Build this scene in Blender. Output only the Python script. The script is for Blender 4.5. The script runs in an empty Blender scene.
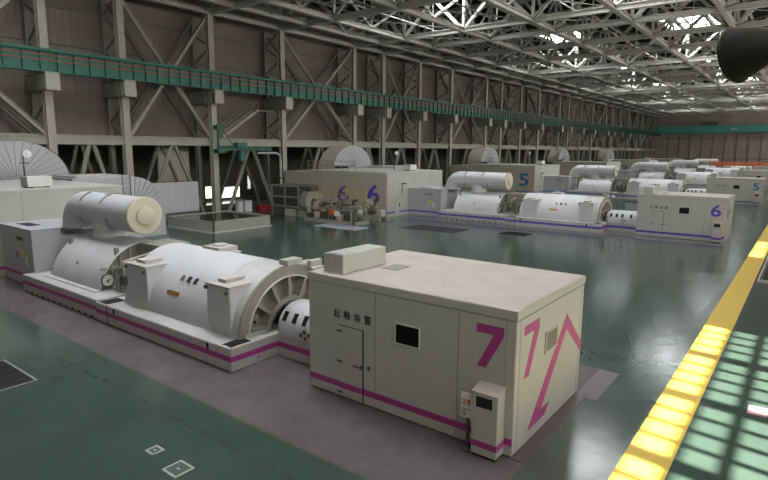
import bpy, bmesh, math, random
from mathutils import Vector, Matrix
random.seed(7)
scn = bpy.context.scene
COL = scn.collection
PI = math.pi
P = 37.62                                   # distance between two turbine sets along the hall

# ------------------------------------------------------------------ materials
def nt(m):
    m.use_nodes = True
    n = m.node_tree
    return n, n.nodes, n.links, n.nodes['Principled BSDF']

def paint(name, col, rough=0.5, dirt=0.25, dirt_col=None, scale=1.2, metal=0.0, bump=0.0, spec=0.5, streak=False):
    m = bpy.data.materials.new(name)
    n, N, L, b = nt(m)
    tc = N.new('ShaderNodeTexCoord')
    src = tc.outputs['Object']
    if streak:
        mp = N.new('ShaderNodeMapping'); mp.inputs['Scale'].default_value = (1, 1, .18)
        L.new(src, mp.inputs[0]); src = mp.outputs[0]
    nz = N.new('ShaderNodeTexNoise'); nz.inputs['Scale'].default_value = scale; nz.inputs['Detail'].default_value = 6; nz.inputs['Roughness'].default_value = .65
    L.new(src, nz.inputs['Vector'])
    cr = N.new('ShaderNodeValToRGB'); cr.color_ramp.elements[0].position = .38; cr.color_ramp.elements[1].position = .72
    L.new(nz.outputs['Fac'], cr.inputs[0])
    mx = N.new('ShaderNodeMix'); mx.data_type = 'RGBA'
    dc = dirt_col or tuple(c * .62 for c in col)
    mx.inputs['A'].default_value = (*col, 1); mx.inputs['B'].default_value = (*dc, 1)
    ml = N.new('ShaderNodeMath'); ml.operation = 'MULTIPLY'; ml.inputs[1].default_value = dirt
    L.new(cr.outputs[0], ml.inputs[0]); L.new(ml.outputs[0], mx.inputs['Factor'])
    L.new(mx.outputs['Result'], b.inputs['Base Color'])
    b.inputs['Roughness'].default_value = rough; b.inputs['Metallic'].default_value = metal
    b.inputs['Specular IOR Level'].default_value = spec
    if bump:
        bp = N.new('ShaderNodeBump'); bp.inputs['Strength'].default_value = bump; bp.inputs['Distance'].default_value = .02
        L.new(nz.outputs['Fac'], bp.inputs['Height']); L.new(bp.outputs[0], b.inputs['Normal'])
    return m

def emit(name, col, s):
    m = bpy.data.materials.new(name)
    n, N, L, b = nt(m)
    e = N.new('ShaderNodeEmission'); e.inputs[0].default_value = (*col, 1); e.inputs[1].default_value = s
    L.new(e.outputs[0], N['Material Output'].inputs[0])
    return m

M = {}
M['cream'] = paint('cream_panel_paint', (.54, .54, .495), .42, .22, scale=.7)
M['cream_roof'] = paint('weathered_roof_paint', (.52, .47, .43), .6, .6, (.36, .31, .28), 1.1)
M['beige'] = paint('beige_wall_paint', (.50, .46, .37), .55, .22, scale=.6)
M['grey'] = paint('grey_panel_paint', (.47, .48, .50), .42, .18, scale=.8)
M['white'] = paint('white_casing_paint', (.72, .725, .75), .36, .18, (.44, .43, .42), .8)
M['white_cap'] = paint('cream_end_paint', (.62, .585, .45), .4, .2)
M['stained'] = paint('stained_white_paint', (.60, .57, .55), .5, .55, (.40, .35, .32), 2.0)
M['casing_worn'] = paint('worn_casing_paint', (.60, .595, .60), .42, .5, (.40, .385, .37), 1.5)
M['ring'] = paint('end_ring_paint', (.34, .33, .285), .45, .25, scale=2)
M['plinth'] = paint('plinth_paint', (.56, .55, .54), .5, .4, (.34, .31, .29), 1.6)
M['dark'] = paint('black_grille_metal', (.014, .014, .016), .6, .2, spec=.2)
M['darksteel'] = paint('dark_machine_steel', (.10, .095, .085), .5, .4, scale=3)
M['midsteel'] = paint('machine_steel', (.30, .29, .25), .45, .4, scale=3)
M['glass_dark'] = paint('smoked_screen', (.02, .022, .022), .12, .0)
M['seam'] = paint('joint_sealant', (.28, .28, .26), .7, .2)
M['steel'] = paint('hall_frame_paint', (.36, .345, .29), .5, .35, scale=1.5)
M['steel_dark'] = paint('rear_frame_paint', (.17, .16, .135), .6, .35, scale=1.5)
M['roofsteel'] = paint('roof_frame_paint', (.43, .415, .37), .5, .35, scale=1.0)
M['corbel'] = paint('corbel_paint', (.27, .26, .23), .55, .35, scale=1.5)
M['green'] = paint('crane_green_paint', (.018, .125, .093), .45, .35, (.010, .062, .05), 1.0)
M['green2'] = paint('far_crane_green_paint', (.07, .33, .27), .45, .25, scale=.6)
M['red'] = paint('conductor_red', (.42, .05, .03), .5, .2)
M['redcrate'] = paint('red_crate', (.42, .02, .03), .5, .2)
M['orange'] = paint('orange_fence_paint', (.85, .16, .03), .5, .2)
M['yellow'] = paint('yellow_floor_paint', (.78, .54, .085), .42, .25, (.62, .43, .09), .9)
M['yellowrail'] = paint('yellow_rail_paint', (.55, .36, .05), .5, .3)
M['stripe7'] = paint('magenta_paint', (.42, .055, .26), .45, .15)
M['stripe6'] = paint('purple_paint', (.10, .055, .42), .45, .15)
M['stripe5'] = paint('blue_paint', (.03, .16, .40), .45, .15)
M['stripe4'] = paint('teal_paint', (.02, .25, .24), .45, .15)
M['stripe3'] = paint('dull_blue_paint', (.04, .20, .38), .45, .15)
M['stripe2'] = paint('dull_violet_paint', (.12, .08, .36), .45, .15)
M['bronze'] = paint('bronze_plate', (.50, .27, .08), .35, .2, metal=.4)
M['black_ink'] = paint('black_lettering', (.02, .02, .02), .5, 0)
M['paper'] = paint('notice_paper', (.85, .84, .80), .6, .1)
M['redink'] = paint('red_lettering', (.65, .12, .05), .5, 0)
M['tag'] = paint('yellow_tag', (.70, .68, .05), .5, .1)
M['whiteplastic'] = paint('white_plastic', (.8, .8, .78), .4, .1)
M['lamp'] = paint('brown_lamp_enamel', (.022, .019, .016), .6, .3)
M['pink'] = paint('pink_sheet', (.80, .33, .36), .5, .15)
M['drum'] = paint('drum_paint', (.46, .46, .49), .55, .15, scale=.8)
M['panelwall'] = paint('white_partition_paint', (.48, .48, .50), .6, .15)
M['rustdark'] = paint('rusty_dark_metal', (.085, .068, .052), .6, .5, scale=3)
M['dimsteel'] = paint('oily_steel', (.17, .155, .125), .45, .5, scale=3)
M['lidgreen'] = paint('green_lid_paint', (.05, .08, .066), .3, .3)
M['annex'] = paint('dark_annex_wall', (.13, .115, .10), .8, .3)
M['coat'] = paint('lavender_sheet', (.36, .35, .42), .5, .3)
M['brown_pad'] = paint('brown_floor_pad', (.11, .08, .085), .35, .4)
M['matgrey'] = paint('dull_floor_cover', (.06, .055, .068), .9, .25, spec=.05)

def floor_mat():
    m = bpy.data.materials.new('painted_hall_floor')
    n, N, L, b = nt(m)
    geo = N.new('ShaderNodeTexCoord'); sp = N.new('ShaderNodeSeparateXYZ'); L.new(geo.outputs['Object'], sp.inputs[0])
    def mth(op, a, c=None, d=None):
        x = N.new('ShaderNodeMath'); x.operation = op
        for i, v in enumerate((a, c, d)):
            if v is None: continue
            if isinstance(v, (int, float)): x.inputs[i].default_value = v
            else: L.new(v, x.inputs[i])
        return x.outputs[0]
    X, Y = sp.outputs[0], sp.outputs[1]
    ym = mth('SUBTRACT', mth('MODULO', mth('ADD', Y, P * 2 + 8.0), P), 8.0)
    def band(v, lo, hi): return mth('MULTIPLY', mth('GREATER_THAN', v, lo), mth('LESS_THAN', v, hi))
    apron = mth('MULTIPLY', band(ym, -2.55, 6.55), band(X, -60, .30))
    # thin dark joints along the apron edge and an old crack line
    edge = mth('MULTIPLY', band(ym, -2.63, -2.53), mth('LESS_THAN', X, .30))
    edge = mth('MAXIMUM', edge, mth('MULTIPLY', band(X, .26, .33), band(ym, -2.6, 6.6)))
    nz = N.new('ShaderNodeTexNoise'); nz.inputs['Scale'].default_value = .55; nz.inputs['Detail'].default_value = 8; nz.inputs['Roughness'].default_value = .65
    L.new(geo.outputs['Object'], nz.inputs['Vector'])
    wob = mth('MULTIPLY', mth('SUBTRACT', nz.outputs['Fac'], .5), .5)
    crack = band(mth('ADD', ym, wob), -3.62, -3.50)
    crack = mth('MULTIPLY', crack, mth('LESS_THAN', X, .0))
    nz2 = N.new('ShaderNodeTexNoise'); nz2.inputs['Scale'].default_value = 2.6; nz2.inputs['Detail'].default_value = 8
    L.new(geo.outputs['Object'], nz2.inputs['Vector'])
    def mixc(f, a, c):
        x = N.new('ShaderNodeMix'); x.data_type = 'RGBA'
        for s, v in (('Factor', f), ('A', a), ('B', c)):
            if isinstance(v, tuple): x.inputs[s].default_value = (*v, 1)
            elif isinstance(v, (int, float)): x.inputs[s].default_value = v
            else: L.new(v, x.inputs[s])
        return x.outputs['Result']
    cr = N.new('ShaderNodeValToRGB'); cr.color_ramp.elements[0].position = .35; cr.color_ramp.elements[1].position = .7
    L.new(nz.outputs['Fac'], cr.inputs[0])
    cr2 = N.new('ShaderNodeValToRGB'); cr2.color_ramp.elements[0].position = .4; cr2.color_ramp.elements[1].position = .65
    L.new(nz2.outputs['Fac'], cr2.inputs[0])
    g = mixc(cr.outputs[0], FL_G, FL_G2)
    p = mixc(cr.outputs[0], FL_P, FL_P2)
    c = mixc(apron, g, p)
    c = mixc(mth('MULTIPLY', edge, .6), c, (.16, .12, .10))
    c = mixc(mth('MULTIPLY', mth('MULTIPLY', crack, cr2.outputs[0]), .55), c, (.04, .05, .05))
    c = mixc(mth('MULTIPLY', cr2.outputs[0], .18), c, (.05, .06, .06))
    L.new(c, b.inputs['Base Color'])
    L.new(mth('ADD', .12, mth('MULTIPLY', nz.outputs['Fac'], .08)), b.inputs['Roughness'])
    b.inputs['Specular IOR Level'].default_value = .5
    # slow waves of a hand-laid resin floor
    w = N.new('ShaderNodeTexNoise'); w.inputs['Scale'].default_value = 2.4; w.inputs['Detail'].default_value = 2
    L.new(geo.outputs['Object'], w.inputs['Vector'])
    bp = N.new('ShaderNodeBump'); bp.inputs['Strength'].default_value = .13; bp.inputs['Distance'].default_value = .03
    L.new(w.outputs['Fac'], bp.inputs['Height']); L.new(bp.outputs[0], b.inputs['Normal'])
    return m
FL_G, FL_G2 = (.048, .080, .066), (.066, .102, .086)
FL_P, FL_P2 = (.125, .107, .115), (.17, .145, .155)
M['floor'] = floor_mat()

def wall_mat(name, col, axis, pitch):
    m = bpy.data.materials.new(name)
    n, N, L, b = nt(m)
    tc = N.new('ShaderNodeTexCoord'); sp = N.new('ShaderNodeSeparateXYZ'); L.new(tc.outputs['Object'], sp.inputs[0])
    wv = N.new('ShaderNodeMath'); wv.operation = 'SINE'
    ml = N.new('ShaderNodeMath'); ml.operation = 'MULTIPLY'; ml.inputs[1].default_value = 2 * PI / pitch
    L.new(sp.outputs[axis], ml.inputs[0]); L.new(ml.outputs[0], wv.inputs[0])
    bp = N.new('ShaderNodeBump'); bp.inputs['Distance'].default_value = .05; bp.inputs['Strength'].default_value = .3
    L.new(wv.outputs[0], bp.inputs['Height']); L.new(bp.outputs[0], b.inputs['Normal'])
    nz = N.new('ShaderNodeTexNoise'); nz.inputs['Scale'].default_value = .35; nz.inputs['Detail'].default_value = 7
    L.new(tc.outputs['Object'], nz.inputs['Vector'])
    mx = N.new('ShaderNodeMix'); mx.data_type = 'RGBA'
    mx.inputs['A'].default_value = (*col, 1); mx.inputs['B'].default_value = (*[c * .6 for c in col], 1)
    L.new(nz.outputs['Fac'], mx.inputs['Factor']); L.new(mx.outputs['Result'], b.inputs['Base Color'])
    b.inputs['Roughness'].default_value = .7
    return m
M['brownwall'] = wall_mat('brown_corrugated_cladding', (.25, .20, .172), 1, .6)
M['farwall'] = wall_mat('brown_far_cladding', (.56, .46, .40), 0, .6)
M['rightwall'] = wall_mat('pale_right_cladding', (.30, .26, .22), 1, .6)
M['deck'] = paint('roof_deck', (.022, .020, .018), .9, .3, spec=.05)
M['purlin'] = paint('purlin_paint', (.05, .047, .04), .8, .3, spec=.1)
M['drumcap'] = M['drum']

def glass_mat():
    m = bpy.data.materials.new('clear_window_pane')
    n, N, L, b = nt(m)
    t = N.new('ShaderNodeBsdfTransparent'); t.inputs[0].default_value = (.94, .96, .95, 1)
    g = N.new('ShaderNodeBsdfGlossy'); g.inputs['Roughness'].default_value = .02
    mx = N.new('ShaderNodeMixShader'); mx.inputs[0].default_value = .06
    L.new(t.outputs[0], mx.inputs[1]); L.new(g.outputs[0], mx.inputs[2]); L.new(mx.outputs[0], N['Material Output'].inputs[0])
    return m
M['glass'] = glass_mat()
SKY_E, FILL_E, ANNEX_E = 46.0, 14.0, 5.0
M['skylight'] = emit('daylit_skylight_glass', (.93, .97, 1.0), SKY_E)
M['highfill'] = emit('added_fill_glow', (1.0, .965, .90), FILL_E)  # glow of the added fill panels high on the right wall
M['annexwin'] = emit('daylit_annex_glass', (1, 1, .97), ANNEX_E)

# ------------------------------------------------------------------ geometry helpers
class MB:
    def __init__(s): s.v = []; s.f = []
    def add(s, vs, fs):
        o = len(s.v); s.v += [tuple(v) for v in vs]; s.f += [tuple(i + o for i in f) for f in fs]; return s
    def box(s, a, b):
        x0, x1 = sorted((a[0], b[0])); y0, y1 = sorted((a[1], b[1])); z0, z1 = sorted((a[2], b[2]))
        return s.add([(x0, y0, z0), (x1, y0, z0), (x1, y1, z0), (x0, y1, z0), (x0, y0, z1), (x1, y0, z1), (x1, y1, z1), (x0, y1, z1)],
                     [(0, 3, 2, 1), (4, 5, 6, 7), (0, 1, 5, 4), (1, 2, 6, 5), (2, 3, 7, 6), (3, 0, 4, 7)])
    def bar(s, p, q, w, h=None, up=(0, 0, 1)):
        h = h or w; p = Vector(p); q = Vector(q); d = (q - p).normalized(); u = Vector(up)
        if abs(d.dot(u)) > .98: u = Vector((0, 1, 0))
        r = d.cross(u).normalized(); t = r.cross(d)
        vs = []
        for e in (p, q):
            for a, c in ((-1, -1), (1, -1), (1, 1), (-1, 1)): vs.append(e + r * a * w / 2 + t * c * h / 2)
        return s.add(vs, [(0, 1, 2, 3), (7, 6, 5, 4), (0, 4, 5, 1), (1, 5, 6, 2), (2, 6, 7, 3), (3, 7, 4, 0)])
    def hbeam(s, p, q, w, h, up=(0, 0, 1)):        # an H section: two flanges and a web
        p = Vector(p); q = Vector(q); d = (q - p).normalized(); u = Vector(up)
        if abs(d.dot(u)) > .98: u = Vector((1, 0, 0))
        r = d.cross(u).normalized(); t = r.cross(d); k = h * .12
        s.bar(p + t * (h / 2 - k / 2), q + t * (h / 2 - k / 2), w, k, up if abs(d.dot(Vector(up))) <= .98 else (1, 0, 0))
        s.bar(p - t * (h / 2 - k / 2), q - t * (h / 2 - k / 2), w, k, up if abs(d.dot(Vector(up))) <= .98 else (1, 0, 0))
        return s.bar(p, q, w * .16, h - 2 * k, up if abs(d.dot(Vector(up))) <= .98 else (1, 0, 0))
    def tube(s, pts, r, n=10, cap=True):
        pts = [Vector(p) for p in pts]; rs = r if isinstance(r, (list, tuple)) else [r] * len(pts)
        prev = None; rings = []
        for i, p in enumerate(pts):
            d = (pts[min(i + 1, len(pts) - 1)] - pts[max(i - 1, 0)]).normalized()
            if prev is None:
                u = Vector((0, 0, 1)) if abs(d.z) < .9 else Vector((1, 0, 0))
                prev = d.cross(u).normalized()
            a = (prev - d * prev.dot(d)).normalized(); c = d.cross(a); prev = a
            rings.append([p + (a * math.cos(2 * PI * k / n) + c * math.sin(2 * PI * k / n)) * rs[i] for k in range(n)])
        vs = [v for R in rings for v in R]; fs = []
        for i in range(len(rings) - 1):
            for k in range(n): fs.append((i * n + k, i * n + (k + 1) % n, (i + 1) * n + (k + 1) % n, (i + 1) * n + k))
        if cap: fs += [tuple(range(n))[::-1], tuple((len(rings) - 1) * n + k for k in range(n))]
        return s.add(vs, fs)
    def revolve(s, prof, c, axis, a0=0, a1=2 * PI, n=32, cap=False):
        """prof: (r, t) pairs, t along the axis; axis 'x','y','z'."""
        full = abs(a1 - a0 - 2 * PI) < 1e-6; m = n if full else n + 1
        vs = []
        for r, t in prof:
            for k in range(m):
                a = a0 + (a1 - a0) * k / n; ca, sa = math.cos(a) * r, math.sin(a) * r
                if axis == 'x': vs.append((c[0] + t, c[1] + ca, c[2] + sa))
                elif axis == 'y': vs.append((c[0] + ca, c[1] + t, c[2] + sa))
                else: vs.append((c[0] + ca, c[1] + sa, c[2] + t))
        fs = []
        for i in range(len(prof) - 1):
            for k in range(n if full else n):
                k2 = (k + 1) % m
                fs.append((i * m + k, i * m + k2, (i + 1) * m + k2, (i + 1) * m + k))
        if cap: fs += [tuple(range(m))[::-1], tuple((len(prof) - 1) * m + k for k in range(m))]
        return s.add(vs, fs)
    def prism(s, poly, axis, t0, t1):
        n = len(poly); vs = []
        for t in (t0, t1):
            for a, b in poly:
                vs.append((t, a, b) if axis == 'x' else (a, t, b) if axis == 'y' else (a, b, t))
        fs = [tuple(range(n))[::-1], tuple(range(n, 2 * n))] + [(i, (i + 1) % n, n + (i + 1) % n, n + i) for i in range(n)]
        return s.add(vs, fs)

BASE = {}
def link(o): COL.objects.link(o); return o
def mesh_from(mb, name, mat, base, bevel, smooth):
    me = bpy.data.meshes.new(name)
    bx, by, bz = base
    me.from_pydata([(x - bx, y - by, z - bz) for x, y, z in mb.v], [], mb.f)
    bm = bmesh.new(); bm.from_mesh(me)
    if bevel:
        bmesh.ops.remove_doubles(bm, verts=bm.verts, dist=1e-5)
        es = [e for e in bm.edges if len(e.link_faces) == 2 and e.calc_face_angle(0) > .6]
        bmesh.ops.bevel(bm, geom=es, offset=bevel, segments=2, affect='EDGES', clamp_overlap=True)
    bmesh.ops.recalc_face_normals(bm, faces=bm.faces)
    bm.to_mesh(me); bm.free()
    me.materials.append(mat)
    if smooth:
        me.polygons.foreach_set('use_smooth', [True] * len(me.polygons))
        me.set_sharp_from_angle(angle=math.radians(38))
    me.update()
    return me
def tag(o, label, cat, group=None, kind=None):
    if label: o['label'] = label
    if cat: o['category'] = cat
    if group: o['group'] = group
    if kind: o['kind'] = kind
    return o
def thing(name, label, cat, base, group=None, dy=0):
    o = link(bpy.data.objects.new(name, None)); o.empty_display_size = .2
    o.location = (base[0], base[1] + dy, base[2]); BASE[o] = base
    return tag(o, label, cat, group)
STRIPE = set()
def part(name, mb, mat, parent, bevel=0, smooth=False, label=None, stripe=False):
    """a part whose coordinates are given in the frame of its thing's unit"""
    root = parent
    while root.parent: root = root.parent
    mat = M[mat] if isinstance(mat, str) else mat
    base = BASE[root]
    o = link(bpy.data.objects.new(name, mesh_from(mb, name, mat, base, bevel, smooth)))
    o.parent = parent
    if parent is not root or parent.type == 'MESH': pass
    if label: o['label'] = label
    if stripe: STRIPE.add(o.data.name)
    return o
def solo(name, mb, mat, label, cat, base, group=None, bevel=0, smooth=False, kind=None, dy=0):
    mat = M[mat] if isinstance(mat, str) else mat
    o = link(bpy.data.objects.new(name, mesh_from(mb, name, mat, base, bevel, smooth)))
    o.location = (base[0], base[1] + dy, base[2]); BASE[o] = base
    return tag(o, label, cat, group, kind)
def struct(name, mb, mat, parent=None):
    mat = M[mat] if isinstance(mat, str) else mat
    o = link(bpy.data.objects.new(name, mesh_from(mb, name, mat, (0, 0, 0), 0, False)))
    if parent: o.parent = parent
    else: o['kind'] = 'structure'; BASE[o] = (0, 0, 0)
    return o
def copy_tree(o, dy=0, label=None, parent=None, stripe=None):
    c = o.copy(); COL.objects.link(c)
    if parent is None:
        c.location = (o.location.x, o.location.y + dy, o.location.z); BASE[c] = BASE[o]
        if label: c['label'] = label
    else: c.parent = parent
    if stripe and c.type == 'MESH' and c.data.name in STRIPE:
        c.material_slots[0].link = 'OBJECT'; c.material_slots[0].material = M[stripe]
    for ch in list(o.children): copy_tree(ch, 0, None, c, stripe)
    return c
def text_mb(body, size, origin, u, v, offset=0.0, depth=.006):
    """writing laid on a face: origin = lower left corner, u = reading direction, v = up"""
    cu = bpy.data.curves.new('writing', 'FONT'); cu.body = body; cu.size = size; cu.offset = offset; cu.extrude = depth / 2; cu.resolution_u = 6
    o = bpy.data.objects.new('writing', cu); COL.objects.link(o)
    dg = bpy.context.evaluated_depsgraph_get(); dg.update()
    me = bpy.data.meshes.new_from_object(o.evaluated_get(dg))
    u = Vector(u).normalized(); v = Vector(v).normalized(); w = u.cross(v); O = Vector(origin)
    xs = [x.co.x for x in me.vertices]; ys = [x.co.y for x in me.vertices]
    x0, y0 = min(xs), min(ys)
    mb = MB(); mb.add([O + u * (x.co.x - x0) + v * (x.co.y - y0) + w * (x.co.z + depth / 2) for x in me.vertices], [tuple(p.vertices) for p in me.polygons])
    mb.w = max(xs) - x0; mb.h = max(ys) - y0
    bpy.data.objects.remove(o); bpy.data.curves.remove(cu); bpy.data.meshes.remove(me)
    return mb
def text_fit(body, x0, x1, z0, z1, origin, u, v, offset=0.0):
    t = text_mb(body, 1.0, (0, 0, 0), (1, 0, 0), (0, 1, 0), offset)
    sx, sz = (x1 - x0) / t.w, (z1 - z0) / t.h
    u = Vector(u); v = Vector(v); w = u.cross(v); O = Vector(origin)
    m = MB(); m.add([O + u * (x0 + p[0] * sx) + v * (z0 + p[1] * sz) + w * p[2] for p in t.v], t.f)
    return m
def arc(c, r, a0, a1, n):
    return [(c[0] + r * math.cos(a0 + (a1 - a0) * i / n), c[1] + r * math.sin(a0 + (a1 - a0) * i / n)) for i in range(n + 1)]
ORD = ['first', 'second', 'third', 'fourth', 'fifth', 'sixth', 'seventh', 'eighth', 'ninth', 'tenth', 'eleventh', 'twelfth', 'thirteenth',
       'fourteenth', 'fifteenth', 'sixteenth', 'seventeenth', 'eighteenth', 'nineteenth', 'twentieth', 'twenty-first', 'twenty-second',
       'twenty-third', 'twenty-fourth', 'twenty-fifth', 'twenty-sixth', 'twenty-seventh', 'twenty-eighth', 'twenty-ninth', 'thirtieth']
STR = ['stripe7', 'stripe6', 'stripe5', 'stripe4', 'stripe3', 'stripe2']
WHICH = ['of the nearest magenta-striped set', 'of the second purple-striped set', 'of the third blue-striped set',
         'of the fourth set from camera', 'of the fifth set from camera', 'of the farthest set']
def spread_units(root, text, upto=6, cat=None):
    root['label'] = text + ' ' + WHICH[0]
    out = [root]
    for k in range(1, upto): out.append(copy_tree(root, P * k, text + ' ' + WHICH[k], None, STR[k]))
    return out

# ------------------------------------------------------------------ camera
def camera():
    f, pitch, yaw, roll = 551.7844, .16163, .65383, .0058
    fw = Vector((-math.sin(yaw) * math.cos(pitch), math.cos(yaw) * math.cos(pitch), -math.sin(pitch)))
    r = Vector((math.cos(yaw), math.sin(yaw), 0)); u = r.cross(fw)
    r2 = r * math.cos(roll) + u * math.sin(roll); u2 = u * math.cos(roll) - r * math.sin(roll)
    cd = bpy.data.cameras.new('camera'); cd.sensor_width = 36; cd.lens = f / 768 * 36; cd.clip_end = 600; cd.clip_start = .1
    o = link(bpy.data.objects.new('camera', cd))
    o.matrix_world = Matrix(((r2.x, u2.x, -fw.x, 4.6607), (r2.y, u2.y, -fw.y, -10.7991), (r2.z, u2.z, -fw.z, 6.8), (0, 0, 0, 1)))
    scn.camera = o
camera()

# ------------------------------------------------------------------ hall shell
YN, YF, XL, XR = -22.0, 232.0, -47.9, 9.0
struct('floor', MB().box((-58, YN, -.2), (XR + .3, YF, 0)), 'floor')
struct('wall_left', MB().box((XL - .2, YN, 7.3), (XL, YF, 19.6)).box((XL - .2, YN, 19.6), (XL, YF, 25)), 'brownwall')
struct('wall_annex', MB().box((-58.2, YN, 0), (-58, 30.0, 7.3)).box((-58.2, 39.0, 0), (-58, YF, 7.3)).box((-58.2, 30, 0), (-58.06, 39, 7.3)), 'annex')
struct('ceiling_annex', MB().box((-58, YN, 7.3), (XL, YF, 7.5)), 'annex')
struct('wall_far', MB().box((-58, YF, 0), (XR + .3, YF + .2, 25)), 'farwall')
struct('wall_near', MB().box((-58, YN - .2, 0), (XR + .3, YN, 25)), 'rightwall')
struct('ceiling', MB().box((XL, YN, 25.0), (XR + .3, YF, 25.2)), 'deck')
# far wall posts and rails
m = MB()
for i in range(11): m.box((-41 + i * 3.8, YF - .35, 0), (-40.65 + i * 3.8, YF, 13.2))
for z in (4.2, 11.8): m.box((-47, YF - .25, z), (XR, YF, z + .25))
struct('trim_1', m, 'steel_dark')

# right wall: one row of openings, added glow panels above
WIN = [(-2.6, 1.0), (1.4, 5.0), (5.4, 9.0), (9.4, 13.0), (31.5, 35.1), (35.5, 39.1), (60, 63.6), (64, 67.6)]
WZ0, WZ1 = 3.3, 7.25
m = MB(); m.box((XR, YN, 0), (XR + .25, YF, WZ0)).box((XR, YN, WZ1), (XR + .25, YF, 12.0)).box((XR, YN, 17.5), (XR + .25, YF, 25))
y = YN
for a, c in WIN:
    m.box((XR, y, WZ0), (XR + .25, a, WZ1)); y = c
m.box((XR, y, WZ0), (XR + .25, YF, WZ1))
struct('wall_right', m, 'rightwall')
nwin = 0
for a, c in WIN:
    nwin += 1
    f = MB()
    for j in range(5): yy = a + (c - a) * j / 4; f.box((XR + .06, yy - .11, WZ0), (XR + .18, yy + .11, WZ1))
    for j in range(5): zz = WZ0 + (WZ1 - WZ0) * j / 4; f.box((XR + .06, a, zz - .10), (XR + .18, c, zz + .10))
    w = struct('window_%d' % nwin, f, 'steel')
    struct('pane', MB().box((XR + .10, a, WZ0), (XR + .13, c, WZ1)), 'glass', w)
for k in range(7):                        # glowing panels added for warm fill from the right, framed as windows
    nwin += 1
    y0 = -20 + k * 36; y1 = y0 + 33
    f = MB()
    for j in range(12): yy = y0 + (y1 - y0) * j / 11; f.box((XR + .02, yy - .08, 12), (XR + .2, yy + .08, 17.5))
    for z in (12.05, 14.75, 17.45): f.box((XR + .02, y0, z - .08), (XR + .2, y1, z + .08))
    f.box((XR, y1, 12), (XR + .25, y0 + 36, 17.5))
    w = struct('window_%d' % nwin, f, 'steel')
    struct('pane', MB().box((XR + .1, y0, 12), (XR + .14, y1, 17.5)), 'highfill', w)
# roof skylights
for k in range(-1, 6):
    for x0, x1 in ((-32, -25.5), (-14, -7.5)):
        y0 = P * k + .5; y1 = y0 + 8.5
        nwin += 1
        f = MB(); f.box((x0 - .2, y0 - .2, 24.6), (x1 + .2, y0, 25)).box((x0 - .2, y1, 24.6), (x1 + .2, y1 + .2, 25)).box((x0 - .2, y0, 24.6), (x0, y1, 25)).box((x1, y0, 24.6), (x1 + .2, y1, 25))
        for j in range(1, 5): f.box((x0 + (x1 - x0) * j / 5 - .05, y0, 24.75), (x0 + (x1 - x0) * j / 5 + .05, y1, 24.9))
        for j in range(1, 4): f.box((x0, y0 + (y1 - y0) * j / 4 - .05, 24.75), (x1, y0 + (y1 - y0) * j / 4 + .05, 24.9))
        w = struct('window_%d' % nwin, f, 'steel')
        struct('pane', MB().box((x0, y0, 24.9), (x1, y1, 24.97)), 'skylight', w)
# daylit openings at the back of the annex
for a, c, z0, z1 in ((32.4, 33.6, .4, 1.9), (34.9, 37.9, .3, 1.7), (39.3, 39.8, 1.3, 3.1)):
    nwin += 1
    w = struct('window_%d' % nwin, MB().box((-58.05, a - .15, z0 - .15), (-57.95, c + .15, z0)).box((-58.05, a - .15, z1), (-57.95, c + .15, z1 + .15)).box((-58.05, a - .15, z0), (-57.95, a, z1)).box((-58.05, c, z0), (-57.95, c + .15, z1)), 'steel_dark')
    struct('pane', MB().box((-58.04, a, z0), (-58.0, c, z1)), 'annexwin', w)

# ------------------------------------------------------------------ wall columns, beams and bracing
XC, XW = -44.5, -47.3
CY = [8.85 + P * k + d for k in range(6) for d in (0, 6.3, 15.5, 25.0)]
def make_column():
    t = thing('steel_column', '', 'column', (XC, 0, 0), 'steel columns along the left wall')
    part('front_post', MB().hbeam((XC, 0, 0), (XC, 0, 20.2), .62, .62), 'steel', t)
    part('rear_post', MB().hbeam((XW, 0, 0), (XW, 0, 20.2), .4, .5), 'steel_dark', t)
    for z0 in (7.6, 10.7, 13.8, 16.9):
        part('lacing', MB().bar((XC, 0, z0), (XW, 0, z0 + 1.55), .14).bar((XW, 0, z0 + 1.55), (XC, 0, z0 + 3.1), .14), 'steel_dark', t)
    c = MB().box((XW, -.36, 11.4), (XC + 1.2, .36, 12.6)).box((XW, -.5, 12.55), (XC + 1.3, .5, 12.7)).box((XW, -.5, 11.32), (XC + 1.2, .5, 11.42))
    for j in range(9): c.box((XW + .3 + j * .42, -.5, 11.4), (XW + .36 + j * .42, .5, 12.58))
    part('corbel_face', MB().box((XC + 1.2, -.52, 11.3), (XC + 1.28, .52, 12.7)), 'steel', t)
    part('corbel', c, 'corbel', t)
    part('foot_plate', MB().box((XC - .6, -.6, 0), (XC + .6, .6, .08)), 'steel_dark', t)
    return t
col0 = make_column()
for i, y in enumerate(CY):
    lab = 'beige steel H column carrying the crane girder, %s from the left along the wall' % ORD[i]
    if i == 0: col0.location.y = y; col0['label'] = lab
    else: c = copy_tree(col0, y - CY[0], lab)
YS = [-3.75] + CY + [YF - .4]
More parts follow.
